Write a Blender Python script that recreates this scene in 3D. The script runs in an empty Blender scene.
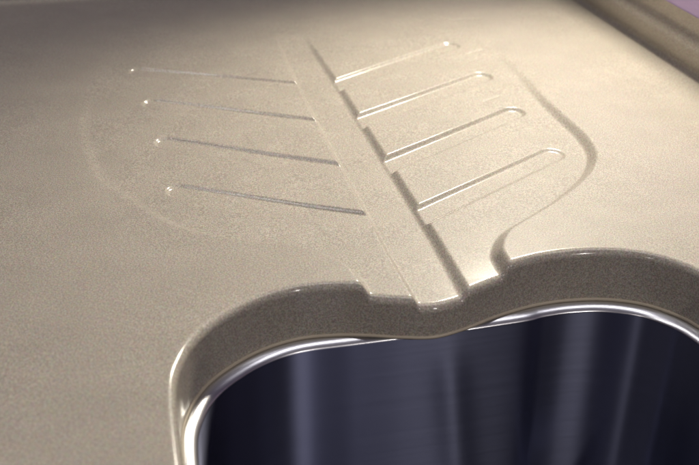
import bpy, math, random
import numpy as np
from mathutils import Vector, Matrix

S = bpy.context.scene
COL = S.collection
random.seed(3)
rng = np.random.default_rng(7)

# ------------------------------------------------------------------ camera
CAM_H = 0.30                       # metres above the worktop
PITCH, ROLL = math.radians(29.0), math.radians(0.5)
cam_d = bpy.data.cameras.new('camera')
cam = bpy.data.objects.new('camera', cam_d); COL.objects.link(cam)
cam_d.sensor_width = 36.0
cam_d.lens = 36.0 * 1000.0 / 699.0
cam_d.clip_start, cam_d.clip_end = 0.02, 50
cam_d.dof.use_dof = True
cam_d.dof.focus_distance = 0.66
cam_d.dof.aperture_fstop = 10.0
cam.matrix_world = (Matrix.Translation((0, 0, CAM_H)) @ Matrix.Rotation(math.pi / 2 - PITCH, 4, 'X')
                    @ Matrix.Rotation(ROLL, 4, 'Z'))
S.camera = cam

# ------------------------------------------------------------------ frame of the worktop
# local x = across the leaf (t), local y = along the leaf's stem (s), z up; worktop surface at z = 0
ORI = Vector((0.034, 0.543, 0.0)); ROT = math.radians(13.6)
FRAME = Matrix.Translation(ORI) @ Matrix.Rotation(ROT, 4, 'Z')
def W(t, s, z=0.0): return FRAME @ Vector((t, s, z))

# ------------------------------------------------------------------ world and lamps
w = bpy.data.worlds.new('World'); S.world = w; w.use_nodes = True
w.node_tree.nodes['Background'].inputs[0].default_value = (0.62, 0.44, 0.84, 1)
w.node_tree.nodes['Background'].inputs[1].default_value = 0.058

def area(name, loc, target, size, power, col, spread=180, sy=None):
    d = bpy.data.lights.new(name, 'AREA'); d.energy = power; d.color = col
    d.spread = math.radians(spread)
    if sy: d.shape = 'RECTANGLE'; d.size = size; d.size_y = sy
    else: d.shape = 'DISK'; d.size = size
    o = bpy.data.objects.new(name, d); COL.objects.link(o)
    o.location = loc
    o.rotation_euler = (Vector(target) - Vector(loc)).to_track_quat('-Z', 'Y').to_euler()
    return o
def spot(name, loc, target, power, col, cone, blend, radius):
    d = bpy.data.lights.new(name, 'SPOT'); d.energy = power; d.color = col
    d.spot_size = math.radians(cone); d.spot_blend = blend; d.shadow_soft_size = radius
    o = bpy.data.objects.new(name, d); COL.objects.link(o); o.location = loc
    o.rotation_euler = (Vector(target) - Vector(loc)).to_track_quat('-Z', 'Y').to_euler()
spot('wall_lamp', W(0.32, 0.50, 0.52), W(0.14, 0.10, 0), 36.0, (1.0, 0.925, 0.77), 81, 1.0, 0.08)
def tube(t, s, ln, wid, pw, turn=0.0, col=(0.97, 0.95, 1.0)):      # fluorescent tubes under the ceiling
    o = area('ceiling_tube', W(t, s, 0.95), W(t, s, 0), ln, pw, col, sy=wid); o.rotation_euler = (0, 0, ROT + turn)
tube(0.20, -0.10, 0.74, 0.16, 1.9)
tube(-0.45, 0.26, 1.05, 0.024, 2.7, math.pi / 2, (1.0, 0.97, 0.95))
area('streak_light', (0.75, -0.60, 0.74), W(0, -0.1, -0.1), 0.035, 4.0, (1.0, 0.95, 0.90))  # added lamp behind the camera, draws a streak in the bowl
area('streak_light', (-0.40, -0.75, 0.74), W(0, -0.1, -0.1), 0.04, 1.8, (1.0, 0.95, 0.90))  # second added lamp, for the streaks in the bowl corners

S.view_settings.view_transform = 'Standard'
S.view_settings.look = 'None'
S.view_settings.exposure = 0.0
S.view_settings.gamma = 1.0
S.cycles.use_denoising = True
S.cycles.max_bounces = 8

# ------------------------------------------------------------------ materials
def mat(name):
    m = bpy.data.materials.new(name); m.use_nodes = True
    nt = m.node_tree; b = nt.nodes['Principled BSDF']
    return m, nt, b
def solid_surface():
    m, nt, b = mat('speckled_solid_surface')
    N, L = nt.nodes.new, nt.links.new
    geo = N('ShaderNodeNewGeometry')
    def noise(scale, detail=2.0, rough=0.6):
        n = N('ShaderNodeTexNoise'); n.inputs['Scale'].default_value = scale
        n.inputs['Detail'].default_value = detail; n.inputs['Roughness'].default_value = rough
        L(geo.outputs['Position'], n.inputs['Vector']); return n
    base = (0.364, 0.322, 0.268, 1)
    # fine grains: light and dark
    fine = noise(1100, 2.0, 0.85)
    r1 = N('ShaderNodeValToRGB'); r1.color_ramp.elements[0].position = 0.38; r1.color_ramp.elements[1].position = 0.62
    r1.color_ramp.elements[0].color = (0.245, 0.212, 0.176, 1); r1.color_ramp.elements[1].color = (0.500, 0.455, 0.382, 1)
    e = r1.color_ramp.elements.new(0.5); e.color = base
    L(fine.outputs['Fac'], r1.inputs['Fac'])
    vor = N('ShaderNodeTexVoronoi'); vor.inputs['Scale'].default_value = 900
    L(geo.outputs['Position'], vor.inputs['Vector'])
    hue = N('ShaderNodeMixRGB'); hue.blend_type = 'OVERLAY'; hue.inputs[0].default_value = 0.08
    L(r1.outputs['Color'], hue.inputs[1]); L(vor.outputs['Color'], hue.inputs[2])
    # soft cloudiness
    big = noise(22, 5.0, 0.65)
    r2 = N('ShaderNodeMapRange'); r2.inputs['From Min'].default_value = 0.3; r2.inputs['From Max'].default_value = 0.7
    r2.inputs['To Min'].default_value = 0.93; r2.inputs['To Max'].default_value = 1.06
    L(big.outputs['Fac'], r2.inputs['Value'])
    mul = N('ShaderNodeMixRGB'); mul.blend_type = 'MULTIPLY'; mul.inputs[0].default_value = 1.0
    L(hue.outputs['Color'], mul.inputs[1]); L(r2.outputs['Result'], mul.inputs[2])
    L(mul.outputs['Color'], b.inputs['Base Color'])
    rr = N('ShaderNodeMapRange'); rr.inputs['To Min'].default_value = 0.52; rr.inputs['To Max'].default_value = 0.62
    mid = noise(45, 4.0); L(mid.outputs['Fac'], rr.inputs['Value']); L(rr.outputs['Result'], b.inputs['Roughness'])
    bump = N('ShaderNodeBump'); bump.inputs['Strength'].default_value = 0.16; bump.inputs['Distance'].default_value = 0.0006
    peel = noise(260, 2.0); L(peel.outputs['Fac'], bump.inputs['Height']); L(bump.outputs['Normal'], b.inputs['Normal'])
    b.inputs['IOR'].default_value = 1.5
    b.inputs['Coat Weight'].default_value = 0.60; b.inputs['Coat Roughness'].default_value = 0.13; b.inputs['Specular IOR Level'].default_value = 0.4
    return m
def steel(name, rough, aniso, col=(0.19, 0.20, 0.29)):
    m, nt, b = mat(name)
    N, L = nt.nodes.new, nt.links.new
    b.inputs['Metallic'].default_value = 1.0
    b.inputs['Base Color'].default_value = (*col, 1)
    b.inputs['Anisotropic'].default_value = aniso
    tc = N('ShaderNodeTexCoord'); mp = N('ShaderNodeMapping')
    mp.inputs['Scale'].default_value = (3, 3, 420)
    n = N('ShaderNodeTexNoise'); n.inputs['Scale'].default_value = 1.0; n.inputs['Detail'].default_value = 3
    L(tc.outputs['Object'], mp.inputs['Vector']); L(mp.outputs['Vector'], n.inputs['Vector'])
    r = N('ShaderNodeMapRange'); r.inputs['To Min'].default_value = rough * 0.93; r.inputs['To Max'].default_value = rough * 1.07
    L(n.outputs['Fac'], r.inputs['Value']); L(r.outputs['Result'], b.inputs['Roughness'])
    if aniso > 0:
        tg = N('ShaderNodeTangent'); tg.direction_type = 'RADIAL'; tg.axis = 'Z'
        L(tg.outputs['Tangent'], b.inputs['Tangent']); b.inputs['Anisotropic Rotation'].default_value = 0.25
    return m
def plain(name, col, rough):
    m, nt, b = mat(name)
    n = nt.nodes.new('ShaderNodeTexNoise'); n.inputs['Scale'].default_value = 120
    mx = nt.nodes.new('ShaderNodeMixRGB'); mx.inputs[1].default_value = (*[c * 0.92 for c in col], 1); mx.inputs[2].default_value = (*[min(1, c * 1.08) for c in col], 1)
    nt.links.new(n.outputs['Fac'], mx.inputs[0]); nt.links.new(mx.outputs[0], b.inputs['Base Color'])
    b.inputs['Roughness'].default_value = rough
    return m
M_TOP = solid_surface()
M_BOWL = steel('brushed_steel', 0.36, 0.94)  # same steel as the rim; dark navy reflections put into its colour
M_FLOOR = steel('darkened_steel', 0.6, 0.0, (0.08, 0.085, 0.11))  # colour darkened to hold down the lamp reflection in the bowl
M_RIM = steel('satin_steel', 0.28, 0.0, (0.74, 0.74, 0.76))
M_SEAL = plain('sealant', (0.42, 0.36, 0.27), 0.5)
M_WALL = plain('lilac_paint', (0.60, 0.46, 0.72), 0.7)

# ------------------------------------------------------------------ helpers
def make_mesh(name, V, F, m, parent=None, normals=None, loc=None):
    me = bpy.data.meshes.new(name)
    me.from_pydata(V if isinstance(V, list) else V.tolist(), [], F if isinstance(F, list) else F.tolist())
    me.update()
    me.polygons.foreach_set('use_smooth', np.ones(len(me.polygons), bool))
    if normals is not None:
        me.normals_split_custom_set_from_vertices(normals.tolist())
    me.materials.append(m)
    o = bpy.data.objects.new(name, me); COL.objects.link(o)
    if parent: o.parent = parent
    if loc: o.location = loc
    return o
def empty(name, mw, label, cat):
    o = bpy.data.objects.new(name, None); COL.objects.link(o); o.matrix_world = mw
    o.empty_display_size = 0.05; o['label'] = label; o['category'] = cat
    return o
def spline(P, n, closed=True):
    """Catmull-Rom (centripetal-free, uniform) resampled to n evenly spaced points"""
    P = np.array(P, float); k = len(P); out = []
    rngk = range(k) if closed else range(k - 1)
    for i in rngk:
        if closed: p0, p1, p2, p3 = P[(i - 1) % k], P[i], P[(i + 1) % k], P[(i + 2) % k]
        else: p0, p1, p2, p3 = P[max(i - 1, 0)], P[i], P[i + 1], P[min(i + 2, k - 1)]
        for u in np.linspace(0, 1, 24, endpoint=False):
            out.append(0.5 * (2 * p1 + (p2 - p0) * u + (2 * p0 - 5 * p1 + 4 * p2 - p3) * u * u + (3 * p1 - p0 - 3 * p2 + p3) * u ** 3))
    if not closed: out.append(P[-1])
    out = np.array(out)
    Q = np.vstack([out, out[:1]]) if closed else out
    L = np.r_[0, np.cumsum(np.linalg.norm(np.diff(Q, axis=0), axis=1))]
    u = np.linspace(0, L[-1], n, endpoint=not closed)
    return np.stack([np.interp(u, L, Q[:, 0]), np.interp(u, L, Q[:, 1])], 1)
def sdf(P, poly, want_grad=False):
    """signed distance to a closed polyline, negative inside; exact only near the line for large point sets"""
    if len(P) > 20000:
        d = sdf_all(P[:, :], poly[::10])
        m = np.abs(d) < 0.02
        d[m] = sdf_all(P[m], poly)
        return d
    return sdf_all(P, poly, want_grad)
def sdf_all(P, poly, want_grad=False):
    A = poly; B = np.roll(poly, -1, 0); E = B - A; ee = (E ** 2).sum(1)
    out = np.empty(len(P)); G = np.empty((len(P), 2))
    for i in range(0, len(P), 4000):
        p = P[i:i + 4000]
        d = p[:, None, :] - A[None]
        h = np.clip((d * E[None]).sum(2) / ee[None], 0, 1)
        v = d - h[..., None] * E[None]
        q = (v ** 2).sum(2); j = q.argmin(1); r = np.arange(len(p))
        dist = np.sqrt(q[r, j])
        y0, y1 = A[:, 1][None], B[:, 1][None]; py = p[:, 1][:, None]; px = p[:, 0][:, None]
        cond = (y0 > py) != (y1 > py)
        xi = A[:, 0][None] + (py - y0) / np.where(y1 == y0, 1e-12, y1 - y0) * E[:, 0][None]
        inside = ((cond & (px < xi)).sum(1) % 2) == 1
        sg = np.where(inside, -1.0, 1.0)
        out[i:i + 4000] = dist * sg
        G[i:i + 4000] = v[r, j] / np.maximum(dist, 1e-9)[:, None] * sg[:, None]
    return (out, G) if want_grad else out
def sstep(x):
    x = np.clip(x, 0, 1); return x * x * x * (x * (6 * x - 15) + 10)

# ------------------------------------------------------------------ plan curves (t, s) in metres
cm = 0.01
CUT_PTS = [(-15.1, -13), (-14.5, -10.2), (-13.3, -8.1), (-11.5, -6.5), (-9.6, -5.45), (-7.5, -4.95), (-5.4, -5.1), (-3.8, -5.5),
           (-2.0, -6.1), (0.0, -6.55), (2.0, -6.15), (3.9, -5.45), (5.4, -5.0), (7.2, -4.65), (9.2, -4.6), (11.4, -4.95),
           (13.3, -5.8), (14.6, -7.0), (15.6, -8.8), (16.1, -12), (16.1, -20), (16.0, -30), (15.2, -35), (12, -38.6), (6, -39.6), (0, -39.8),
           (-6, -39.6), (-11.5, -38.6), (-14.4, -35), (-15.1, -30), (-15.2, -20)]
CUT = spline(np.array(CUT_PTS) * cm, 900)
RIM_PTS = [p for p in CUT_PTS if not (-6 < p[0] < 4.5 and p[1] > -10)]
RIM_PTS[RIM_PTS.index((5.4, -5.0))] = (6.2, -4.84)
i_r = RIM_PTS.index((6.2, -4.84))
RIM_PTS[i_r:i_r] = [(-4.5, -4.95), (-1.5, -4.98), (1.5, -4.98), (4.0, -4.92)]
RIM = spline(np.array(RIM_PTS) * cm, 360)
FOOT = np.array([-0.160, -0.520])               # plan point below the camera
LD_S, LD_Z = [-0.1, -0.05, 0.0, 0.08, 0.18, 0.28, 0.37], [0.0088, 0.0082, 0.0072, 0.0062, 0.0046, 0.0020, 0.0]
def sunk(p, share):                            # where a point seen at surface level lies when it sits on the sunken floor
    p = np.array(p, float)
    return FOOT + (p - FOOT) * (1 + share * np.interp(p[1], LD_S, LD_Z) / CAM_H)
LEAF_R = [(0.0, 46), (6, 45), (12, 42), (15.8, 37), (17.6, 31), (17.6, 25), (17.15, 19), (17.1, 14.2), (17.05, 11), (16.4, 8), (14.9, 5.5), (13.1, 3.65),
          (10.8, 1.75), (8.4, 0.1), (6.1, -1.5), (5.0, -3.0), (4.75, -4.4), (4.7, -7), (4.7, -12)]
LEAF_L = [(-3.9, -12), (-3.9, -7), (-3.95, -4.6), (-4.5, -2.6), (-6.7, -0.7), (-10.6, 1.2), (-14.0, 4.0), (-17.2, 9.6), (-18.3, 12.3), (-18.9, 16.8),
          (-19.2, 21.5), (-18.8, 27.9), (-17.6, 33), (-13, 39.5), (-6, 44.5)]
LEAF = spline([sunk(np.array(p) * cm, 0.5 if p[1] > -2 else 0.2) for p in LEAF_R + LEAF_L], 420)
GROOVES = []     # (outer tip t,s of the upper edge), (mouth t,s of the upper edge)
for (o_, m_) in [((14.55, 35.0), (1.6, 27.05)), ((14.6, 26.3), (1.7, 19.0)), ((14.2, 18.0), (1.7, 10.8)), ((14.0, 9.9), (1.7, 2.9)),
                 ((-15.0, 33.8), (-1.65, 27.2)), ((-14.2, 25.7), (-1.7, 18.9)), ((-13.7, 17.5), (-1.65, 10.6)), ((-13.5, 9.3), (-1.75, 2.9))]:
    GROOVES.append((sunk(np.array(o_) * cm, 1.1), sunk(np.array(m_) * cm, 1.1)))
G_HALF = 0.0098

# ------------------------------------------------------------------ height of the worktop over the plan
def axis(lo, hi, flo, fhi, fine, grow, cap):
    mid = list(np.arange(flo, fhi + 1e-9, fine))
    a, st = [], fine
    x = flo
    while x > lo:
        st = min(st * grow, cap); x -= st; a.append(max(x, lo))
    b, st = [], fine
    x = mid[-1]
    while x < hi:
        st = min(st * grow, cap); x += st; b.append(min(x, hi))
    return np.array(a[::-1] + mid + b)
T_LO, T_HI, S_LO, S_HI = -0.62, 0.318, -0.60, 0.60
gt = axis(T_LO, T_HI, -0.205, 0.19, 0.0008, 1.08, 0.008)
gs = axis(S_LO, S_HI, -0.145, 0.37, 0.0008, 1.05, 0.0016)
TT, SS = np.meshgrid(gt, gs)           # [s, t]
P = np.stack([TT.ravel(), SS.ravel()], 1)

def channel_depth(s):
    return 0.0052 * np.interp(s, [-0.1, 0.0, 0.15, 0.28, 0.35, 0.405], [1.0, 0.95, 0.85, 0.70, 0.50, 0.0])
def leaf_depth(s):
    return np.interp(s, LD_S, LD_Z)
def smax(a, b, k):
    h = np.clip(0.5 + 0.5 * (a - b) / k, 0, 1)
    return b * (1 - h) + a * h + k * h * (1 - h)
def wall(d, wd):                        # 0 outside, 1 inside; d signed distance
    return sstep(0.5 - d / wd)

ld = np.full(len(P), 1.0)
near = (np.abs(P[:, 0]) < 0.24) & (P[:, 1] > -0.14) & (P[:, 1] < 0.50)
ld[near] = sdf(P[near], LEAF)
t_, s_ = P[:, 0], P[:, 1]
# softer rim towards the tip
wd = np.interp(s_, [-0.05, 0.05, 0.2, 0.32], [0.0090, 0.0105, 0.012, 0.017])
wd = wd * np.interp(t_, [-0.15, -0.08], [1.15, 1.0])
leaf_m = wall(ld, wd)
Z = -leaf_depth(s_) * leaf_m * np.interp(t_, [-0.17, -0.05], [0.35, 1.0])
# a faint swell of the slab so that no surface is dead flat
Z += 0.00022 * np.sin(t_ * 23 + 1.3) * np.sin(s_ * 19 + 0.4)
ch_half = np.interp(s_, [-0.08, 0.0, 0.25, 0.42], [0.0150, 0.0170, 0.0172, 0.0135])
ch_c = 0.0003 + 0.16 * leaf_depth(s_) / CAM_H
ch_d = np.abs(t_ - ch_c) - ch_half
cd = channel_depth(s_)
chan_m = wall(ch_d, np.where(t_ < ch_c, 0.0056, 0.0088))
rel = cd * chan_m
LABEL = np.where(ld < 0.0, 1, 0)
g_m = []
for k, (o_, m_) in enumerate(GROOVES):
    d_ = (m_ - o_) / np.linalg.norm(m_ - o_)
    nrm = np.array([-d_[1], d_[0]])
    if nrm[1] > 0: nrm = -nrm            # towards the sink: the groove lies on that side of its upper edge
    c0 = o_ + nrm * G_HALF * 0.9 + d_ * G_HALF
    c1 = m_ + nrm * G_HALF + d_ * 0.012
    v = P - c0; Lg = np.linalg.norm(c1 - c0); dd = (c1 - c0) / Lg
    u = np.clip(v @ dd, 0, Lg)
    dist = np.linalg.norm(v - u[:, None] * dd, axis=1) - G_HALF * (0.93 + 0.12 * u / Lg)
    mask = wall(dist, 0.0064 if k < 4 else 0.0050)
    g0_, g1_ = (0.0026, 0.85) if k < 4 else (0.0024, 0.66)      # the left flutes are the shallower ones
    dep = g0_ + (channel_depth(m_[1]) * g1_ - g0_) * (u / Lg)
    dep = dep * (0.9, 1.0, 1.0, 0.68, 1.0, 1.0, 1.0, 0.92)[k]
    rel = smax(rel, dep * mask, 0.0005)
    LABEL = np.where((dist < 0) & (ch_d > 0), 3 + k, LABEL)
LABEL = np.where((ch_d < 0) & (ld < 0.004) & (s_ < 0.385), 2, LABEL)
rel = rel - rel[np.argmin(np.abs(t_ - 0.1) + np.abs(s_ + 0.4))]   # take off the smooth-union constant
Z -= rel
# a few short tool marks left beside the right-hand flutes
for (ax_, ay_), (bx_, by_) in [((15.0, 31.4), (16.8, 32.2)), ((12.7, 20.5), (14.3, 21.3)), ((16.0, 42.5), (16.9, 41.4)), ((16.9, 41.4), (19.6, 41.2)), ((16.9, 47.8), (23.6, 47.0))]:
    A_, B_ = np.array([ax_, ay_]) * cm, np.array([bx_, by_]) * cm
    e_ = B_ - A_; h_ = np.clip(((P - A_) @ e_) / (e_ @ e_), 0, 1)
    Z -= 0.0005 * np.exp(-(np.linalg.norm(P - A_ - h_[:, None] * e_, axis=1) / 0.0014) ** 2)
# low no-drip lip near the far end
Z += 0.0035 * np.exp(-((s_ - 0.566) / 0.0045) ** 2)
Z = Z.reshape(TT.shape)
dZs, dZt = np.gradient(Z, gs, gt)
NRM = np.stack([-dZt, -dZs, np.ones_like(Z)], -1); NRM /= np.linalg.norm(NRM, axis=2, keepdims=True)

def bilinear(A, p):
    j = np.clip(np.searchsorted(gt, p[:, 0]) - 1, 0, len(gt) - 2); i = np.clip(np.searchsorted(gs, p[:, 1]) - 1, 0, len(gs) - 2)
    fx = (p[:, 0] - gt[j]) / (gt[j + 1] - gt[j]); fy = (p[:, 1] - gs[i]) / (gs[i + 1] - gs[i])
    if A.ndim == 3: fx, fy = fx[:, None], fy[:, None]
    return A[i, j] * (1 - fx) * (1 - fy) + A[i, j + 1] * fx * (1 - fy) + A[i + 1, j] * (1 - fx) * fy + A[i + 1, j + 1] * fx * fy

# ------------------------------------------------------------------ cut the sink opening out, round its edge, drop its wall
R_EDGE, THICK = 0.0050, 0.035
cutd = np.full(len(P), 1.0)
near = (np.abs(P[:, 0]) < 0.19) & (P[:, 1] > -0.43) & (P[:, 1] < -0.02)
cutd[near] = sdf(P[near], CUT)
cutd = cutd.reshape(TT.shape) - R_EDGE
nS, nT = TT.shape
idx = np.arange(nS * nT).reshape(nS, nT)
lab = LABEL.reshape(TT.shape)
q = np.stack([idx[:-1, :-1], idx[:-1, 1:], idx[1:, 1:], idx[1:, :-1]], -1).reshape(-1, 4)
qin = (cutd.ravel()[q] >= 0)
# label of a cell: that of its corner farthest into the structure
ql = lab.ravel()[q].max(1)
full = qin.all(1); mixed = qin.any(1) & ~full
faces = [tuple(f) for f in q[full].tolist()]; flab = ql[full].tolist()
n_full = len(faces)
VX = np.column_stack([P, Z.ravel()]); VN = NRM.reshape(-1, 3)
extraP, cache, segs = [], {}, []
base_n = len(VX)
cf = cutd.ravel()
def cross(a, b):
    key = (min(a, b), max(a, b))
    if key not in cache:
        f = cf[a] / (cf[a] - cf[b])
        extraP.append(P[a] + (P[b] - P[a]) * f); cache[key] = base_n + len(extraP) - 1
    return cache[key]
for f, l in zip(q[mixed].tolist(), ql[mixed].tolist()):
    poly, cr = [], []
    for a, b in zip(f, f[1:] + f[:1]):
        if cf[a] >= 0: poly.append(a)
        if (cf[a] >= 0) != (cf[b] >= 0):
            c = cross(a, b); poly.append(c); cr.append((c, cf[a] >= 0))
    if len(poly) >= 3: faces.append(tuple(poly)); flab.append(l)
    if len(cr) == 2:
        out_v = [c for c, o in cr if o][0]; in_v = [c for c, o in cr if not o][0]
        segs.append((out_v, in_v, l))
EP = np.array(extraP)
d0, g0 = sdf(EP, CUT, True)
EP = EP + (R_EDGE - d0)[:, None] * g0
# merge crossings that fall almost together, so that no sliver strips run down the wall
merge = list(range(len(EP)))
def root(i):
    while merge[i] != i: i = merge[i]
    return i
for a, b, l in segs:
    ra, rb = root(a - base_n), root(b - base_n)
    if ra != rb and np.linalg.norm(EP[ra] - EP[rb]) < 2e-4: merge[max(ra, rb)] = min(ra, rb)
fix = lambda v: v if v < base_n else base_n + root(v - base_n)
for i in range(n_full, len(faces)):
    f = [fix(v) for v in faces[i]]
    faces[i] = tuple(v for j, v in enumerate(f) if v != f[j - 1])
ok_ = [i for i, f in enumerate(faces) if len(f) > 2]
faces = [faces[i] for i in ok_]; flab = [flab[i] for i in ok_]
segs = [(fix(a), fix(b), l) for a, b, l in segs if fix(a) != fix(b)]
rows_P, rows_Z, rows_N = [EP], [bilinear(Z, EP)], [bilinear(NRM, EP)]
NR = 9
for k in range(1, NR + 1):
    ph = math.pi / 2 * k / NR
    p = EP - g0 * R_EDGE * math.sin(ph)
    rows_P.append(p); rows_Z.append(bilinear(Z, p) - R_EDGE * (1 - math.cos(ph)))
    n = bilinear(NRM, p) * math.cos(ph); n[:, :2] -= g0 * math.sin(ph)
    rows_N.append(n / np.linalg.norm(n, axis=1, keepdims=True))
zt = rows_Z[-1]
for k in range(1, 5):
    rows_P.append(rows_P[NR]); rows_Z.append(zt + (-THICK - zt) * k / 4)
    rows_N.append(np.column_stack([-g0, np.zeros(len(g0))]))
ne = len(EP)
VX = np.vstack([VX] + [np.column_stack([p, z]) for p, z in zip(rows_P, rows_Z)])
VN = np.vstack([VN] + rows_N)
for a, b, l in segs:
    a -= base_n; b -= base_n
    for k in range(len(rows_P) - 1):
        A, B = base_n + k * ne, base_n + (k + 1) * ne
        faces.append((A + b, A + a, B + a, B + b)); flab.append(l if k < NR else 0)
# outer skirt of the slab
def skirt(ids, n):
    global VX, VN
    st = len(VX); top = VX[ids]; low = top.copy(); low[:, 2] = -THICK
    VX = np.vstack([VX, top, low]); VN = np.vstack([VN, np.tile(n, (2 * len(ids), 1))])
    for i in range(len(ids) - 1):
        faces.append((st + i, st + i + 1, st + len(ids) + i + 1, st + len(ids) + i)); flab.append(0)
skirt(idx[0, :], (0, -1, 0)); skirt(idx[:, 0][::-1], (-1, 0, 0)); skirt(idx[-1, ::-1], (0, 1, 0))

top = empty('countertop', FRAME, 'beige speckled solid-surface countertop with a leaf-shaped draining board carved into it', 'countertop')
flab = np.array(flab)
quads = np.array([len(f) for f in faces])
def part(name, l, parent):
    sel = np.nonzero(flab == l)[0]
    fs = [faces[i] for i in sel]
    used = np.unique(np.fromiter((v for f in fs for v in f), int))
    remap = np.zeros(len(VX), int); remap[used] = np.arange(len(used))
    rm = remap.tolist()
    return make_mesh(name, VX[used], [tuple(rm[v] for v in f) for f in fs], M_TOP, parent, VN[used])
slab = part('slab', 0, top)
drain = part('drainboard', 1, top)
drain['label'] = 'recessed leaf-shaped draining board sloping to the sink'
part('stem_channel', 2, drain)
for k in range(len(GROOVES)): part('groove', 3 + k, drain)

# ------------------------------------------------------------------ coved upstand on the wall side
def sweep(name, prof, s0, s1, n, m, parent):
    V, F = [], []
    for i in range(n + 1):
        s = s0 + (s1 - s0) * i / n
        for (t, z) in prof: V.append((t, s, z))
    k = len(prof)
    for i in range(n):
        for j in range(k - 1):
            F.append((i * k + j, (i + 1) * k + j, (i + 1) * k + j + 1, i * k + j + 1))
    o = make_mesh(name, V, F, m, parent); return o
prof = [(T_HI - 0.0005, -0.0003), (T_HI, 0.0)]
r = 0.0045
for i in range(1, 13):                        # cove, running on a little past the vertical
    a = math.radians(106) * i / 12; prof.append((T_HI + r * math.sin(a), r * (1 - math.cos(a))))
def run(ang, length):                          # ang: lean of the face, 90 = upright, over 90 = leaning out over the worktop
    tx, tz = prof[-1]; a = math.radians(ang); prof.append((tx + length * math.cos(a), tz + length * math.sin(a)))
for ang, ln in [(112, 0.008), (112, 0.006), (104, 0.003), (94, 0.002), (80, 0.002), (66, 0.004), (62, 0.004), (70, 0.003), (86, 0.002), (98, 0.002),
                (108, 0.006), (110, 0.007)]: run(ang, ln)  # leaning faces shaped to turn dark, middle band tilted up to catch light
sweep('backsplash', prof, S_LO, S_HI, 40, M_TOP, top)
WALL_T, WALL_Z = prof[-1][0], prof[-1][1] - 0.001

# ------------------------------------------------------------------ sink
sink_c = Vector((0.004, -0.22, 0.0))
sink = empty('sink', FRAME @ Matrix.Translation((sink_c.x, sink_c.y, -0.21)), 'stainless steel undermount sink bowl below the countertop cut-out', 'sink')
def normals_in(C):
    tg = np.roll(C, -1, 0) - np.roll(C, 1, 0); tg /= np.linalg.norm(tg, axis=1, keepdims=True)
    n = np.stack([-tg[:, 1], tg[:, 0]], 1)
    c = C.mean(0)
    if ((c - C) * n).sum() < 0: n = -n
    return n
NI = normals_in(RIM)
zf = -THICK - 0.0006; z0_ = zf - 0.004
def loft(name, prof, m):
    k = len(RIM); V, F = [], []
    for (off, z) in prof:
        streak_bulge = 0.0010 * np.exp(-((RIM[:, 0] - 0.012 - 0.10 * (z0_ - z)) / 0.010) ** 2) * (RIM[:, 1] > -0.1) * min(1, max(0, (z0_ - z - 0.004) / 0.03))  # added bulge in the back wall, shaped to narrow the reflected streak
        for p in RIM + NI * (off + streak_bulge)[:, None]: V.append((p[0] - sink_c.x, p[1] - sink_c.y, z + 0.21))
    for i in range(len(prof) - 1):
        for j in range(k):
            a, b = i * k + j, i * k + (j + 1) % k
            F.append((a, a + k, b + k, b))
    return make_mesh(name, V, F, m, sink)
rp = [(-0.016, zf - 0.0012), (-0.016, zf), (0.0010, zf)]
for i in range(1, 9):                          # rolled edge, then a tight turn into the bowl
    a = math.radians(48) * i / 8; rp.append((0.0010 + 0.0088 * math.sin(a), zf - 0.0088 * (1 - math.cos(a))))
rx, rz = rp[-1]; a0 = math.radians(48)
for i in range(1, 6):
    a = a0 + (math.pi / 2 - a0) * i / 5; rp.append((rx + 0.0012 * (math.sin(a) - math.sin(a0)), rz - 0.0012 * (math.cos(a0) - math.cos(a))))
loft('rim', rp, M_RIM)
b0, z0 = rp[-1]
bp = [(b0 + 0.008 * u ** 1.2, z0 - 0.155 * u) for u in np.linspace(0, 1, 16)]
for i in range(1, 9):
    a = math.pi / 2 * i / 8; bp.append((b0 + 0.008 + 0.03 * (1 - math.cos(a)), z0 - 0.155 - 0.03 * math.sin(a)))
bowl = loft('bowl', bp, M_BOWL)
k = len(RIM); V, F = [], []                   # floor: rings shrinking to the middle with a gentle fall
last = RIM + NI * bp[-1][0] - np.array([sink_c.x, sink_c.y]); zl = bp[-1][1] + 0.21
for q_ in range(13):
    u = q_ / 12.0
    for p in last * (1 - u * 0.9): V.append((p[0], p[1], zl - 0.010 * u))
    if q_:
        for j in range(k):
            a, b = (q_ - 1) * k + j, (q_ - 1) * k + (j + 1) % k
            F.append((a, a + k, b + k, b))
V.append((0, 0, zl - 0.0105)); c = len(V) - 1
for j in range(k): F.append((12 * k + j, c, 12 * k + (j + 1) % k))
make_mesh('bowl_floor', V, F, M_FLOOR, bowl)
# thin bead of sealant between stone and steel
k = len(CUT); V, F = [], []
NC = normals_in(CUT)
for a in range(6):
    for p in CUT + NC * (0.0002 + 0.0011 * math.cos(a / 6 * 2 * math.pi)):
        V.append((p[0] - sink_c.x, p[1] - sink_c.y, -THICK + 0.0004 + 0.0011 * math.sin(a / 6 * 2 * math.pi) + 0.21))
for a in range(6):
    for j in range(k):
        F.append((a * k + j, ((a + 1) % 6) * k + j, ((a + 1) % 6) * k + (j + 1) % k, a * k + (j + 1) % k))
make_mesh('sealant_bead', V, F, M_SEAL, sink)

# ------------------------------------------------------------------ lilac wall behind the upstand
V = [(x, y, z) for x in (0, 0.02) for (y, z) in ((S_LO, WALL_Z), (1.2, WALL_Z), (1.2, 0.14), (S_LO, 0.14))]
F = [(0, 3, 2, 1), (4, 5, 6, 7), (0, 1, 5, 4), (1, 2, 6, 5), (2, 3, 7, 6), (3, 0, 4, 7)]
wl = make_mesh('wall', V, F, M_WALL)
wl.matrix_world = FRAME @ Matrix.Translation((WALL_T + 0.0006, 0, 0))
for p_ in wl.data.polygons: p_.use_smooth = False
wl['kind'] = 'structure'; wl['label'] = 'lilac painted wall behind the upstand'
